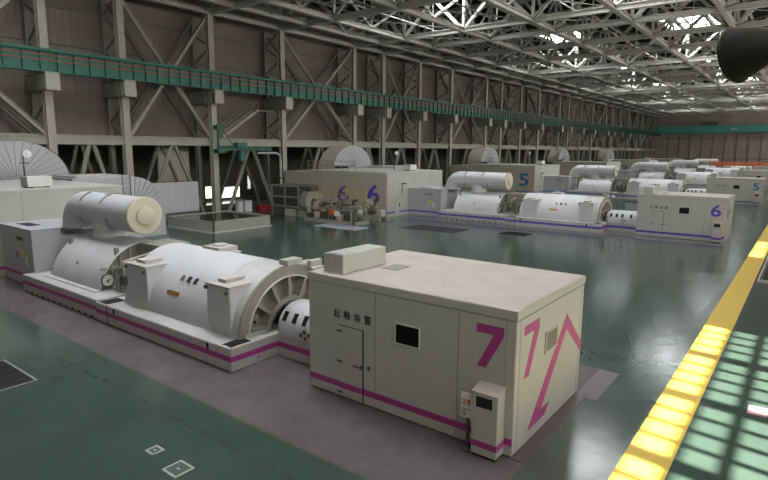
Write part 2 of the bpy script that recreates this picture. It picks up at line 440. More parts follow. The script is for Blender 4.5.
for i in range(len(YS) - 1):
    a, c = YS[i], YS[i + 1]; nm = ORD[i]
    L = c - a
    # horizontal beam just above eye level
    o = solo('wall_beam', MB().hbeam((XC, a + .32, 7.48), (XC, c - .32, 7.48), .35, .72).bar((XC - .5, a + .3, 7.9), (XC - .5, c - .3, 7.9), .08), 'steel',
             'beige horizontal wall beam at eye height, %s bay from the left' % nm, 'beam', (XC, (a + c) / 2, 7.1), 'horizontal beams along the left wall')
    # girder section
    t = thing('crane_girder', 'green crane runway girder section with red conductor bars, %s from the left' % nm, 'girder', (XC + .75, a, 12.7), 'crane girder sections along the left wall')
    g = MB().box((XC + .72, a + .01, 12.75), (XC + .78, c - .01, 14.35)).box((XC + .5, a + .01, 12.7), (XC + 1.0, c - .01, 12.76)).box((XC + .35, a + .01, 14.25), (XC + 1.15, c - .01, 14.36))
    nst = max(3, int(L / 1.15))
    for j in range(nst): yy = a + L * (j + .5) / nst; g.box((XC + .52, yy - .03, 12.76), (XC + .98, yy + .03, 14.25))
    part('plate_girder', g, 'green', t)
    part('crane_rail', MB().box((XC + .7, a + .01, 14.36), (XC + .8, c - .01, 14.52)), 'green', t)
    for z in (13.95, 13.55): part('conductor_bar', MB().box((XC + 1.0, a + .01, z), (XC + 1.04, c - .01, z + .06)), 'red', t)
    # bracing
    wide = L > 7
    ph = (i % 4)
    if wide and ph in (0, 2):
        t = thing('wall_cross_bracing', 'crossed steel diagonals between two wall columns, %s bay from the left' % nm, 'bracing', (XC, (a + c) / 2, 7.8), 'crossed bracing along the left wall')
        for xx, mt, ww in ((XC, 'steel', .34), (XW + .4, 'steel_dark', .3)):
            part('diagonal', MB().hbeam((xx, a + .3, 19.6), (xx, c - .3, 7.9), ww, ww), mt, t)
            part('diagonal', MB().hbeam((xx - .02, c - .3, 19.6), (xx - .02, a + .3, 7.9), ww * .97, ww * .97), mt, t)
    ym = (a + c) / 2
    t = thing('a_frame_brace', 'inverted V steel brace below the wall beam, %s bay from the left' % nm, 'bracing', (XC, ym, 0), 'inverted V braces along the left wall')
    wd = min(L * .36, 3.2)
    for sg in (-1, 1): part('leg', MB().hbeam((XC, ym + sg * .2, 7.05), (XC, ym + sg * wd, .05), .3, .3), 'steel', t)
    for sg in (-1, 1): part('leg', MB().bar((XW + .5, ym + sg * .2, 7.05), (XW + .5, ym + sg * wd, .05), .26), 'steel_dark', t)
# thin rails in front of the cladding
for q, z in enumerate((10.2, 15.6, 18.6)):
    solo('cladding_rail', MB().box((XL + .02, -3.7, z), (XL + .22, YF - .4, z + .22)), 'steel_dark', 'dark horizontal cladding rail on the brown left wall, %s one' % ('lowest', 'middle', 'topmost')[q], 'rail', (XL, 100, z), 'cladding rails on the left wall')
solo('wall_walkway', MB().box((XL + .1, 24.3, 14.6), (XL + 1.6, 120, 14.7)), 'steel_dark', 'narrow dark walkway behind the green girder', 'walkway', (XL + .8, 70, 14.6))

# ------------------------------------------------------------------ roof steelwork
ZB, ZT = 20.25, 24.2
NX = [-44.5, -36.3, -28.1, -19.9, -11.7, -3.5, 4.7]
def make_truss():
    t = thing('roof_truss', '', 'roof truss', (-20, 0, ZB), 'steel trusses spanning the roof')
    part('bottom_chord', MB().hbeam((-44.5, 0, ZB), (8.8, 0, ZB), .55, .55), 'roofsteel', t)
    part('top_chord', MB().hbeam((-44.5, 0, ZT), (8.8, 0, ZT), .5, .5), 'roofsteel', t)
    for i, x in enumerate(NX):
        part('post', MB().bar((x, 0, ZB + .18), (x, 0, ZT - .18), .28), 'roofsteel', t)
        for sg in (-1, 1):
            xe = x + sg * 4.1
            if -44.6 < xe < 8.9: part('diagonal', MB().bar((x + sg * .15, 0, ZB + .15), (xe - sg * .1, 0, ZT - .15), .34), 'roofsteel', t)
        if x + 4.1 < 8.7: part('hanger', MB().bar((x + 4.1, 0, ZB + .18), (x + 4.1, 0, ZT - .18), .12), 'roofsteel', t)
        part('gusset_plate', MB().box((x - .5, -.03, ZB + .1), (x + .5, .03, ZB + .6)), 'roofsteel', t)
    return t
TY = [y for y in CY if y > 14]
tr = make_truss()
for i, y in enumerate(TY):
    lab = 'wide steel lattice truss under the roof, %s counted from the camera end' % ORD[i]
    if i == 0: tr.location.y = y; tr['label'] = lab
    else: copy_tree(tr, y - TY[0], lab)
LX = [-44.2, -40.2, -36.3, -28.1, -19.9, -11.7, -3.5, 4.0]
TYE = TY + [YF - .5]
for i, x in enumerate(LX):
    t = thing('roof_tie_truss', 'long steel tie truss running the length of the roof, %s from the left wall' % ORD[i], 'roof truss', (x, 100, ZB), 'steel tie trusses along the roof')
    part('bottom_chord', MB().hbeam((x, 8, ZB - .02), (x, YF - .4, ZB - .02), .5, .5), 'roofsteel', t)
    part('top_chord', MB().bar((x, 8, ZT + .02), (x, YF - .4, ZT + .02), .24), 'roofsteel', t)
    if i in (0,): continue
    for j in range(len(TYE) - 1):
        a, c = TYE[j], TYE[j + 1]; ymid = (a + c) / 2
        if i in (1, 2):
            part('post', MB().bar((x, ymid, ZB + .15), (x, ymid, ZT - .1), .12), 'roofsteel', t)
        for sg in (0, 1): part('diagonal', MB().bar((x, ymid, ZB + .15), (x, (a, c)[sg], ZT - .12), .22), 'roofsteel', t)
for j in range(len(TYE) - 1):
    a, c = TYE[j], TYE[j + 1]
    if c > 200: break
    t = thing('roof_plan_bracing', 'thin crossing rods braced flat under the roof, %s bay from the camera end' % ORD[j], 'bracing', (-20, (a + c) / 2, ZB), 'flat bracing under the roof')
    for q in range(len(NX) - 1):
        x0, x1 = NX[q], NX[q + 1]
        if (q + j) % 2: x0, x1 = x1, x0
        part('rod', MB().bar((x0, a, ZB + .02), (x1, c, ZB + .02), .10), 'steel_dark', t)
        part('rod', MB().bar((x1, a, ZB + .1), (x0, c, ZB + .1), .08), 'steel_dark', t)
        part('strut', MB().bar(((x0 + x1) / 2, a, ZB + .5), ((x0 + x1) / 2, c, ZB + .5), .12), 'roofsteel', t)
for i in range(14):
    x = -43.5 + i * 3.9
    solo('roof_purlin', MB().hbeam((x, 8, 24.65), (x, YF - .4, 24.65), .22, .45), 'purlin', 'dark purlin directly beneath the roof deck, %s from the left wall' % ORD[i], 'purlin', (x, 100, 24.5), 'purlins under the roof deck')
# bridge crane parked at the far end
t = thing('bridge_crane', 'pale green overhead travelling crane spanning the far end of the hall', 'crane', (-20, 226, 13.5))
g = MB()
for y in (224.5, 227.5): g.box((-43.2, y - .4, 13.6), (8.3, y + .4, 16.2)); g.box((-43.2, y - .6, 16.1), (8.3, y + .6, 16.3))
part('bridge_girder', g, 'green2', t)
part('end_carriage', MB().box((-44.2, 222.5, 14.52), (-42.9, 229.5, 15.6)), 'green2', t)
part('trolley', MB().box((-29, 224.2, 16.3), (-24, 227.8, 17.6)), 'darksteel', t)
part('nameplate', MB().box((-19.5, 224.05, 14.6), (-17.6, 224.12, 15.3)), 'grey', t)
part('walkway', MB().box((-43, 223.3, 13.6), (8, 224.1, 13.7)), 'green2', t)

# ------------------------------------------------------------------ one turbine set, then its repeats
YA = 2.05
# --- starting-gear cabin
cab = thing('equipment_cabin', '', 'cabin', (-3.15, 2.23, 0), 'cream equipment cabins at the ends of the sets')
BL, BW, BH = 6.3, 4.45, 3.4
part('body', MB().box((-BL, 0, .02), (0, BW, 3.18)), 'cream', cab, bevel=.015)
part('roof_cap', MB().box((-BL - .015, -.015, 3.18), (.015, BW + .015, 3.4)), 'cream_roof', cab, bevel=.015)
part('roof_edge', MB().box((-BL - .02, -.02, 3.2), (.02, -.005, 3.385)).box((.005, -.02, 3.2), (.022, BW + .02, 3.385)), 'cream', cab)
part('stripe', MB().box((-BL, -.006, .28), (0, .0, .45))
, 'stripe7', cab, stripe=True, label='painted stripe around the cabin')
s = MB()
for x in (-3.89, -1.42): s.box((x - .012, -.004, .05), (x + .012, 0, 3.18))
s.box((-BL, -.004, 3.165), (0, 0, 3.18)).box((0, 0, 3.15), (.004, BW, 3.17)).box((0, .22, .05), (.004, .235, 3.15)).box((0, BW - .22, .05), (.004, BW - .205, 3.15)).box((-.24, -.004, .05), (-.228, 0, 3.18))
part('panel_joint', s, 'seam', cab)
s = MB()
d = part('door', MB().box((-5.14, -.022, .10), (-4.30, -.0, 2.07)), 'cream', cab, bevel=.004)
part('door_stripe', MB().box((-5.14, -.027, .28), (-4.30, -.022, .45)), 'stripe7', d, stripe=True)
part('door_gap', MB().box((-4.30, -.024, .06), (-4.275, 0, 2.09)).box((-5.16, -.010, 2.07), (-4.28, 0, 2.085)), 'dark', d)
part('handle', MB().box((-4.60, -.085, 1.03), (-4.30, -.06, 1.07)).box((-4.36, -.07, 1.0), (-4.31, -.02, 1.1)), 'darksteel', d, bevel=.004)
part('lock', MB().box((-4.13, -.03, 1.02), (-4.06, 0, 1.13)), 'darksteel', d)
for z in (.16, 1.05, 1.92): part('hinge', MB().box((-5.2, -.04, z - .025), (-5.02, -.02, z + .025)), 'darksteel', d)
lv = MB().box((-3.21, -.012, 2.01), (-2.51, -.004, 2.50))
for j in range(12): lv.box((-3.20, -.03, 2.03 + j * .039), (-2.52, -.012, 2.045 + j * .039))
v = part('louvre', lv, 'dark', cab, label='dark louvre')
part('louvre_frame', MB().box((-3.235, -.033, 1.985), (-2.485, 0, 2.01)).box((-3.235, -.033, 2.50), (-2.485, 0, 2.525)).box((-3.235, -.033, 1.985), (-3.21, 0, 2.525)).box((-2.51, -.033, 1.985), (-2.485, 0, 2.525)), 'whiteplastic', v)
lv = MB().box((.002, 1.73, 1.99), (.012, 2.42, 2.47))
for j in range(12): lv.box((.012, 1.74, 2.0 + j * .039), (.03, 2.41, 2.017 + j * .039))
v = part('louvre', lv, 'midsteel', cab)
part('louvre_frame', MB().box((0, 1.69, 1.95), (.035, 2.46, 1.99)).box((0, 1.69, 2.47), (.035, 2.46, 2.51)).box((0, 1.69, 1.95), (.035, 1.73, 2.51)).box((0, 2.42, 1.95), (.035, 2.46, 2.51)), 'cream', v)
for j, ch in enumerate('起動装置'):
    part('lettering', text_fit(ch, -5.34 + j * .36, -5.10 + j * .36, 2.27, 2.50, (0, -.001, 0), (1, 0, 0), (0, 0, 1), .008), 'black_ink', cab)
part('roof_vent', MB().box((-4.95, 1.66, 3.4), (-4.43, 2.35, 3.42)), 'seam', cab)
rb = MB()
for x, y in ((-5.8, .2), (-4.2, .15), (-2.6, .15), (-1.2, .15), (-.2, .2), (-.2, 1.2), (-.2, 2.4), (-.2, 3.6)): rb.box((x - .09, y - .05, 3.4), (x + .09, y + .05, 3.404))
part('bolt_cap', rb, 'grey', cab)
cabs = spread_units(cab, 'cream box-shaped cabin at the right end', 6)
# numerals
def add_numeral(k, digit):
    c = cabs[k]; st = STR[k]
    # text goes in the unit frame; base handling is shared by part()
    if digit == '7':
        z = lambda p: p
        p1 = [(-.96, 2.97), (-.29, 2.97), (-.29, 2.765), (-.70, 1.97), (-.925, 1.97), (-.53, 2.765), (-.96, 2.765)]
        part('numeral', MB().prism(p1, 'y', -.007, 0), st, c, label='painted numeral 7')
        p2 = [(.43, 2.96), (1.29, 2.96), (1.29, 2.73), (.77, 1.70), (.50, 1.70), (.99, 2.74), (.43, 2.74)]
        part('numeral', MB().prism(p2, 'x', 0, .007), st, c)
        p3 = [(.86, .30), (1.90, .30), (2.20, .55), (1.64, .55), (3.19, 2.20), (4.445, 1.22), (4.445, 1.50), (3.16, 2.62)]
        part('arrow_mark', MB().prism(p3, 'x', 0, .007), st, c, label='painted angular arrow mark')
    else:
        part('numeral', text_fit(digit, -1.05, -.36, 1.93, 2.85, (0, -.001, 0), (1, 0, 0), (0, 0, 1), .018), st, c)
        part('numeral', text_fit(digit, .43, 1.25, 1.75, 2.95, (.001, 0, 0), (0, 1, 0), (0, 0, 1), .018), st, c)
for k, dg in enumerate('765432'): add_numeral(k, dg)

vb = thing('roof_vent_box', '', 'vent box', (-5.35, 1.3, 3.4), 'vent boxes on the cabin roofs')
part('housing', MB().box((-6.0, .32, 3.4), (-5.28, 2.28, 3.93)), 'cream', vb, bevel=.015)
part('top_grille', MB().box((-5.92, .4, 3.93), (-5.36, .95, 3.945)), 'grey', vb)
spread_units(vb, 'cream rectangular vent box on the cabin roof', 4)

cc = thing('control_cabinet', '', 'cabinet', (-.5, -.2, 0), 'control cabinets beside the cabins')
part('body', MB().prism([(-.39, .06), (0, .06), (0, 1.60), (-.05, 1.60), (-.39, 1.50)], 'x', -.81, -.19), 'cream', cc, bevel=.01)
part('hood', MB().prism([(-.41, 1.50), (0, 1.60), (0, 1.635), (-.41, 1.535)], 'x', -.82, -.18), 'cream_roof', cc)
part('screen', MB().box((-.71, -.396, 1.19), (-.31, -.385, 1.44)), 'glass_dark', cc)
part('screen_frame', MB().box((-.73, -.40, 1.17), (-.29, -.388, 1.19)).box((-.73, -.40, 1.44), (-.29, -.388, 1.46)).box((-.73, -.40, 1.17), (-.71, -.388, 1.46)).box((-.31, -.40, 1.17), (-.29, -.388, 1.46)), 'grey', cc)
part('stripe', MB().box((-.814, -.394, .24), (-.186, -.389, .39)).box((-.186, -.394, .24), (-.1895, 0, .39)), 'stripe7', cc, stripe=True)
part('plinth', MB().box((-.78, -.36, 0), (-.22, -.02, .06)), 'dark', cc)
spread_units(cc, 'narrow cream control cabinet with dark screen', 3)

sg = thing('notice_stand', 'white notice on a dark post left of the control cabinet', 'sign', (-.97, -.25, 0))
part('post', MB().tube([(-.97, -.25, .03), (-.97, -.25, .78)], .035, 12), 'darksteel', sg, smooth=True)
part('foot', MB().tube([(-.97, -.25, 0), (-.97, -.25, .03)], .16, 20), 'darksteel', sg, smooth=True)
b_ = part('board', MB().box((-1.17, -.262, .76), (-.85, -.238, 1.36)), 'paper', sg)
part('lettering', text_fit('注意', -1.14, -.9, 1.08, 1.22, (0, -.263, 0), (1, 0, 0), (0, 0, 1), .01), 'redink', b_)
nt_ = MB()
for j in range(3): nt_.box((-1.13, -.265, .82 + j * .05), (-1.02, -.262, .84 + j * .05))
nt_.box((-1.13, -.265, .97), (-.9, -.262, .985))
part('small_print', nt_, 'black_ink', b_)

# --- plinth
pl = thing('machine_plinth', '', 'plinth', (-16, 2, 0), 'machine plinths under the turbine sets')
part('generator_base', MB().box((-17.5, -.84, 0), (-8.87, 4.95, .74)), 'plinth', pl, bevel=.02)
part('turbine_base', MB().box((-24.95, -.80, 0), (-17.51, 4.9, .80)), 'plinth', pl, bevel=.02)
part('shaft_base', MB().box((-8.86, 1.06, 0), (-6.32, 2.85, .74)), 'plinth', pl, bevel=.02)
part('stripe', MB().box((-17.5, -.847, .31), (-8.87, -.84, .49)).box((-8.87, -.847, .31), (-8.862, 1.05, .49)), 'stripe7', pl, stripe=True, label='painted stripe along the plinth')
part('stripe', MB().box((-24.95, -.807, .36), (-17.51, -.80, .54)), 'stripe7', pl, stripe=True)
part('stripe', MB().box((-8.86, 1.052, .31), (-6.32, 1.06, .49)), 'stripe7', pl, stripe=True)
part('joint', MB().box((-16.64, -.85, 0), (-16.60, -.84, .74)), 'dark', pl)
for x0, x1, y0, y1 in ((-17.4, -16.75, -.75, .0), (-9.45, -9.0, -.72, .05)): part('cable_grille', MB().box((x0, y0, .74), (x1, y1, .752)), 'dark', pl, label='black floor grille in the plinth top')
for x in (-16.05, -10.05): part('drain_slot', MB().box((x - .06, -.85, .50), (x + .06, -.83, .70)), 'dark', pl)
bl = MB()
for i in range(16): bl.box((-16.2 + i * .47, -.845, .57), (-16.12 + i * .47, -.84, .60)); bl.box((-16.0 + i * .47, -.845, .17), (-15.94 + i * .47, -.84, .2))
bl.box((-8.87, .2, .15), (-8.86, .27, .23))
part('anchor_mark', bl, 'seam', pl)
bl = MB()
for i in range(12): bl.box((-24.6 + i * .6, -.81, .02), (-24.45 + i * .6, -.80, .10))
part('foot_notch', bl, 'dark', pl)
spread_units(pl, 'low off-white machine plinth with painted stripe', 6)

# --- generator
ge = thing('generator', '', 'generator', (-13, YA, .74), 'generators')
CZ, R = .65, 2.2
A0 = math.asin(.09 / R)
part('casing', MB().revolve([(R, -16.5), (R, -10.9)], (0, YA, CZ), 'x', A0, PI - A0, 40), 'white', ge, smooth=True)
part('casing_end', MB().revolve([(R - .01, -10.9), (R - .01, -9.36)], (0, YA, CZ), 'x', A0, PI - A0, 40), 'casing_worn', ge, smooth=True, label='stained end section of the casing')
part('rear_end_plate', MB().prism([(YA + R * math.cos(A0 + (PI - 2 * A0) * i / 40), CZ + R * math.sin(A0 + (PI - 2 * A0) * i / 40)) for i in range(41)], 'x', -16.5, -16.47), 'white', ge)
part('end_ring', MB().revolve([(R - .4, -9.75), (R - .4, -9.32), (R + .01, -9.32), (R + .01, -9.40), (R - .1, -9.40)], (0, YA, CZ), 'x', A0, PI - A0, 48), 'ring', ge, smooth=True)
part('ring_lip', MB().revolve([(R - .4, -9.32), (R - .4, -9.28), (R - .35, -9.28), (R - .35, -9.32)], (0, YA, CZ), 'x', A0, PI - A0, 48), 'whiteplastic', ge, smooth=True)
part('end_shield', MB().revolve([(.9, -9.72), (R - .38, -9.72)], (0, YA, CZ), 'x', .1, PI - .1, 40), 'ring', ge)
part('hub_ring', MB().revolve([(.86, -9.7), (.86, -9.3), (1.1, -9.3), (1.1, -9.7)], (0, YA, CZ), 'x', .085, PI - .085, 40), 'ring', ge, smooth=True)
for k in range(7):
    a = math.radians(12 + k * 26)
    ca, sa = math.cos(a), math.sin(a)
    m = MB()
    m.bar((-9.5, YA + ca * 1.05, CZ + sa * 1.05), (-9.5, YA + ca * 1.83, CZ + sa * 1.83), .05, .36, (1, 0, 0))
    m.bar((-9.31, YA + ca * 1.05, CZ + sa * 1.05), (-9.31, YA + ca * 1.82, CZ + sa * 1.82), .13, .03, (1, 0, 0))
    part('radial_rib', m, 'ring', ge)
pt = part('inspection_port', MB().revolve([(.02, .1), (.24, .1), (.26, .06), (.26, 0)], (-9.72, YA - 1.32, CZ + .42), 'x', n=24), 'ring', ge, smooth=True)
part('port_hole', MB().revolve([(.002, .11), (.06, .11), (.06, .0)], (-9.72, YA - 1.32, CZ + .42), 'x', n=16), 'dark', pt)
m = MB()
for k in range(22):
    a = math.radians(4 + k * 8.2); m.bar((-9.5, YA + .80 * math.cos(a), CZ + .80 * math.sin(a)), (-9.25, YA + .93 * math.cos(a), CZ + .93 * math.sin(a)), .07, .05)
part('brush_gear', m, 'darksteel', ge)
part('shaft_seal', MB().revolve([(.3, -9.6), (.9, -9.6), (.9, -9.7)], (0, YA, CZ), 'x', .32, PI - .32, 30), 'dark', ge)
part('rail', MB().box((-9.42, YA - 1.95, .74), (-9.30, YA - .85, .86)), 'whiteplastic', ge)
for x0, x1 in ((-16.22, -14.76), (-11.0, -9.76)):
    for sy in (0, 1):
        y0, y1 = (-.13, 1.0) if sy == 0 else (2 * YA - 1.0, 2 * YA + .13)
        c = part('cooler_box', MB().box((x0, y0, .95), (x1, y1, 2.36)), 'white', ge, bevel=.02)
        part('cooler_lid', MB().box((x0 - .05, y0 - .06, 2.36), (x1 + .05, y1 + .02, 2.42)), 'stained', c, bevel=.01)
        part('lid_hatch', MB().box((x0 + .3, y0 + .25, 2.42), (x1 - .5, y1 + .1, 2.54)), 'stained', c, bevel=.01)
        if sy == 0:
            part('lug', MB().tube([(x0 + .03, y0 - .09, 2.26), (x0 + .03, y0 - .02, 2.26)], .07, 12).tube([(x1 - .1, y0 - .09, 2.2), (x1 - .1, y0 - .02, 2.2)], .06, 12), 'darksteel', c)
part('top_hatch', MB().box((-14.5, YA + .1, 2.78), (-13.4, YA + 1.0, 2.96)).revolve([(.28, 2.96), (.28, 3.03), (.02, 3.03)], (-13.95, YA + .55, 0), 'z', n=20), 'stained', ge, bevel=.0, smooth=False)
part('lifting_block', MB().box((-9.72, YA - .1, 2.84), (-9.28, YA + .6, 3.02)).box((-9.2, YA + .75, 2.70), (-9.0, YA + 1.3, 2.92)), 'cream', ge)
# plaque and lettering, tangent to the casing
def tangent(yy):
    a = math.acos((yy - YA) / R); n_ = Vector((0, math.cos(a), math.sin(a))); up = Vector((0, math.sin(a), -math.cos(a)))
    if up.z < 0: up = -up
    return Vector((0, YA, CZ)) + n_ * (R + .004), n_, up
p0, n_, up = tangent(.07)
pm = MB(); o0 = p0 + n_ * .012
pm.add([o0 + Vector((x, 0, 0)) + up * z + n_ * e for e in (-.03, .006) for x, z in ((-13.72, -.09), (-12.98, -.09), (-12.98, .07), (-13.72, .07))],
       [(3, 2, 1, 0), (4, 5, 6, 7), (0, 1, 5, 4), (1, 2, 6, 5), (2, 3, 7, 6), (3, 0, 4, 7)])
part('nameplate', pm, 'bronze', ge, label='bronze nameplate')
p0, n_, up = tangent(.42)
for ch, x in zip('発電機', (-13.30, -12.88, -12.46)):
    part('lettering', text_fit(ch, x, x + .24, -.16, .10, p0 + n_ * .03, Vector((1, 0, 0)), up, .012), 'black_ink', ge)
spread_units(ge, 'white half-cylinder generator casing with ribbed end ring', 6)

# --- exciter
ex = thing('exciter', '', 'exciter', (-7.6, 1.95, .74), 'exciters')
YE, ZE, RE = 1.95, .86, .90
part('cover', MB().revolve([(.3, -9.15), (.62, -9.1), (.8, -8.95), (.88, -8.75), (RE, -8.5), (RE, -6.31)], (0, YE, ZE), 'x', -.13, PI + .13, 36), 'white', ex, smooth=True)
for x in (-8.62, -8.16, -7.7, -7.0):
    a = math.radians(146); m = MB()
    c0 = Vector((0, YE + RE * math.cos(a), ZE + RE * math.sin(a)))
    nn = Vector((0, math.cos(a), math.sin(a))); tt = Vector((0, -math.sin(a), math.cos(a)))
    m.bar(c0 + Vector((x, 0, 0)) - tt * .17, c0 + Vector((x, 0, 0)) + tt * .17, .17, .03, nn)
    part('vent', m, 'dark', ex)
for x, z in ((-7.75, .92), (-7.6, 1.05), (-7.55, .85), (-7.4, .98)): part('cover_plate', MB().box((x - .05, YE - RE - .02, z - .06), (x + .05, YE - RE + .06, z + .06)), 'darksteel', ex)
spread_units(ex, 'short white exciter cylinder with dark vents beside the cabin', 6)

# --- low-pressure turbine hood
lp = thing('turbine_hood', '', 'turbine', (-21, 2.1, .8), 'turbine hoods')
def arch(ax, bz, n=26, zc=.3, z0=.8):
    a = math.asin((z0 - zc) / bz)
    return [(2.1 + ax * math.cos(t), zc + bz * math.sin(t)) for t in [a + (PI - 2 * a) * i / n for i in range(n + 1)]]
po = arch(2.2, 2.4); pi_ = arch(2.17, 2.37)
m = MB(); n = len(po)
m.add([(x, *p) for x in (-23.6, -18.75) for p in po], [(i, i + 1, n + i + 1, n + i) for i in range(n - 1)] + [tuple(range(n))])
m.add([(-18.75, *p) for p in po] + [(-18.75, *p) for p in pi_] + [(-18.95, *p) for p in pi_], [(i, i + 1, n + i + 1, n + i) for i in range(n - 1)] + [(n + i, n + i + 1, 2 * n + i + 1, 2 * n + i) for i in range(n - 1)])
part('hood', m, 'white', lp, smooth=True)
m = MB(); m.add([(-18.92, *p) for p in pi_], [tuple(range(n))])
part('end_plate', m, 'midsteel', lp)
for yy, zz in ((.55, 1.9), (.95, 2.2), (1.4, 2.4)): part('stiffener', MB().box((-18.92, yy - .04, .8), (-18.78, yy + .04, zz)), 'ring', lp)
part('stiffener', MB().box((-18.92, .1, 1.66), (-18.8, 3.6, 1.74)), 'ring', lp)
dl = part('dial', MB().revolve([(.02, .05), (.27, .05), (.27, 0)], (-18.80, .32, 1.22), 'x', n=28), 'whiteplastic', lp, smooth=True)
part('dial_rim', MB().revolve([(.25, 0), (.25, .07), (.29, .07), (.29, 0)], (-18.80, .32, 1.22), 'x', n=28), 'darksteel', dl, smooth=True)
part('needle', MB().bar((-18.745, .22, 1.18), (-18.745, .42, 1.26), .03).bar((-18.745, .32, 1.10), (-18.745, .32, 1.25), .03), 'dark', dl)
part('flange', MB().box((-23.65, -.3, .8), (-18.7, .02, .84)), 'plinth', lp)
for x in (-23.3, -18.95): part('lifting_eye', MB().box((x - .05, .78, 2.15), (x + .05, .95, 2.5)).tube([(x - .09, .86, 2.46), (x + .09, .86, 2.46)], .08, 12), 'midsteel', lp)
part('inspection_cap', MB().revolve([(.09, 0), (.09, -.06), (.002, -.06)], (-21.4, .30, 1.65), 'y', n=14), 'midsteel', lp)
spread_units(lp, 'white arched turbine hood under the big pipe', 6)

# --- gear between turbine and generator
gb = thing('coupling_housing', '', 'machinery', (-17.9, 2.5, .8), 'coupling housings')
part('block', MB().box((-18.72, 1.75, .8), (-16.9, 3.2, 2.70)), 'ring', gb, bevel=.03)
part('pipe', MB().tube([(-18.3, .55, .8), (-18.3, .55, 1.6), (-18.1, .8, 1.9), (-17.6, 1.6, 1.9)], .12, 12), 'midsteel', gb, smooth=True)
part('pipe', MB().tube([(-17.7, .5, .8), (-17.7, .5, 2.1), (-17.7, 1.7, 2.3)], .09, 12), 'ring', gb, smooth=True)
part('pipe', MB().tube([(-17.2, .7, .8), (-17.2, .7, 1.7), (-17.2, 1.7, 1.8)], .1, 12), 'midsteel', gb, smooth=True)
part('valve', MB().revolve([(.02, -.2), (.17, -.2), (.22, 0), (.17, .2), (.02, .2)], (-17.7, .5, 1.35), 'z', n=16).tube([(-17.7, .25, 1.35), (-17.7, .5, 1.35)], .05, 8), 'darksteel', gb, smooth=True)
spread_units(gb, 'beige coupling housing with small pipes behind the turbine hood', 6)

# --- crossover pipe
cp = thing('crossover_pipe', '', 'pipe', (-22, 2.1, 2.5), 'crossover pipes')
r = .82; zc = 3.85
pts = [(-18.7, 2.1, zc), (-24.0, 2.1, zc)] + [(-24.0 - .95 * math.sin(t), 2.1, zc - .95 + .95 * math.cos(t)) for t in [PI / 2 * i / 8 for i in range(1, 9)]] + [(-24.95, 2.1, 2.75)]
part('barrel', MB().tube(pts, r, 40), 'white', cp, smooth=True)
e = part('end_cover', MB().revolve([(.845, -18.78), (.845, -18.66), (.80, -18.62), (.02, -18.60)], (0, 2.1, zc), 'x', n=40), 'white_cap', cp, smooth=True, label='cream end cover')
part('manhole', MB().revolve([(.42, -18.62), (.42, -18.53), (.36, -18.50), (.02, -18.49)], (0, 2.1, zc), 'x', n=32), 'white_cap', e, smooth=True)
part('neck', MB().revolve([(.74, 2.3), (.74, 3.6)], (-21.9, 2.1, 0), 'z', n=36), 'white', cp, smooth=True)
part('neck_collar', MB().revolve([(.70, 2.62), (.80, 2.62), (.80, 2.86), (.70, 2.86)], (-21.9, 2.1, 0), 'z', n=36), 'whiteplastic', cp, smooth=True)
for x, a0, a1 in ((-23.2, 100, 150), (-21.2, 100, 150), (-23.2, 195, 225), (-20.6, 195, 225)):
    q = [(x + .0, 2.1 + (r + .03) * math.cos(math.radians(a0 + (a1 - a0) * i / 8)), zc + (r + .03) * math.sin(math.radians(a0 + (a1 - a0) * i / 8))) for i in range(9)]
    part('lifting_strap', MB().tube(q, .045, 8), 'seam', cp, smooth=True)
for x in (-21.2,): part('crown_strap', MB().bar((x - .1, 1.7, zc + r + .02), (x - .1, 2.4, zc + r + .04), .12, .04), 'seam', cp)
part('pedestal', MB().box((-25.9, 1.1, 2.70), (-24.2, 3.1, 2.82)), 'darksteel', cp)
spread_units(cp, 'fat white crossover pipe with round cream end', 6)

# --- grey instrument enclosure in front of the big block
gx = thing('grey_enclosure', '', 'enclosure', (-26.4, 1.2, 0), 'grey enclosures beside the turbines')
part('body', MB().box((-28.98, -.24, .0), (-24.96, 3.6, 2.80)), 'grey', gx, bevel=.02)
part('top', MB().box((-29.0, -.27, 2.80), (-24.94, 3.6, 2.87)), 'drum', gx)
part('top_grille', MB().box((-28.2, .25, 2.87), (-26.6, .85, 2.88)), 'dark', gx)
part('stripe', MB().box((-28.98, -.247, .40), (-24.96, -.24, .56)), 'stripe7', gx, stripe=True)
part('lettering', text_fit('制御盤', -26.9, -26.0, 2.2, 2.42, (0, -.241, 0), (1, 0, 0), (0, 0, 1), .01), 'black_ink', gx)
part('warning_tag', MB().box((-26.45, -.252, 1.45), (-26.1, -.24, 1.75)), 'tag', gx, label='yellow tag')
part('paper_tag', MB().box((-25.95, -.252, 1.0), (-25.75, -.24, 1.45)), 'paper', gx)
part('handle', MB().box((-26.9, -.3, 1.3), (-26.86, -.24, 1.6)), 'darksteel', gx)
spread_units(gx, 'grey metal enclosure with yellow tag below the pipe elbow', 5)

# --- big block
bk = thing('turbine_enclosure', '', 'enclosure', (-34.8, 1.2, 0), 'large beige enclosures by the wall')
part('walls', MB().box((-40.5, -4.1, 0), (-29.0, 6.5, 4.42)), 'beige', bk, bevel=.02)
part('roof_slab', MB().box((-40.5, -4.15, 4.42), (-28.95, 6.5, 4.56)), 'cream', bk, bevel=.01)
part('front_panel', MB().box((-29.0, -4.0, .05), (-28.97, 6.45, 4.4)), 'cream', bk)
part('stripe', MB().box((-32.0, -4.108, .40), (-29.0, -4.1, .56)).box((-28.972, -4.1, .40), (-28.964, -.25, .56)), 'stripe7', bk, stripe=True)
s = MB()
for y in (-1.9, .9, 3.7): s.box((-28.975, y - .012, 2.9 if y > -.3 else .1), (-28.966, y + .012, 4.4))
for x in (-31.9, -35.0, -38): s.box((x - .012, -4.106, 0), (x + .012, -4.1, 4.4))
part('panel_joint', s, 'seam', bk)
d = part('door', MB().box((-28.97, -2.7, .1), (-28.955, -1.9, 2.3)), 'cream', bk)
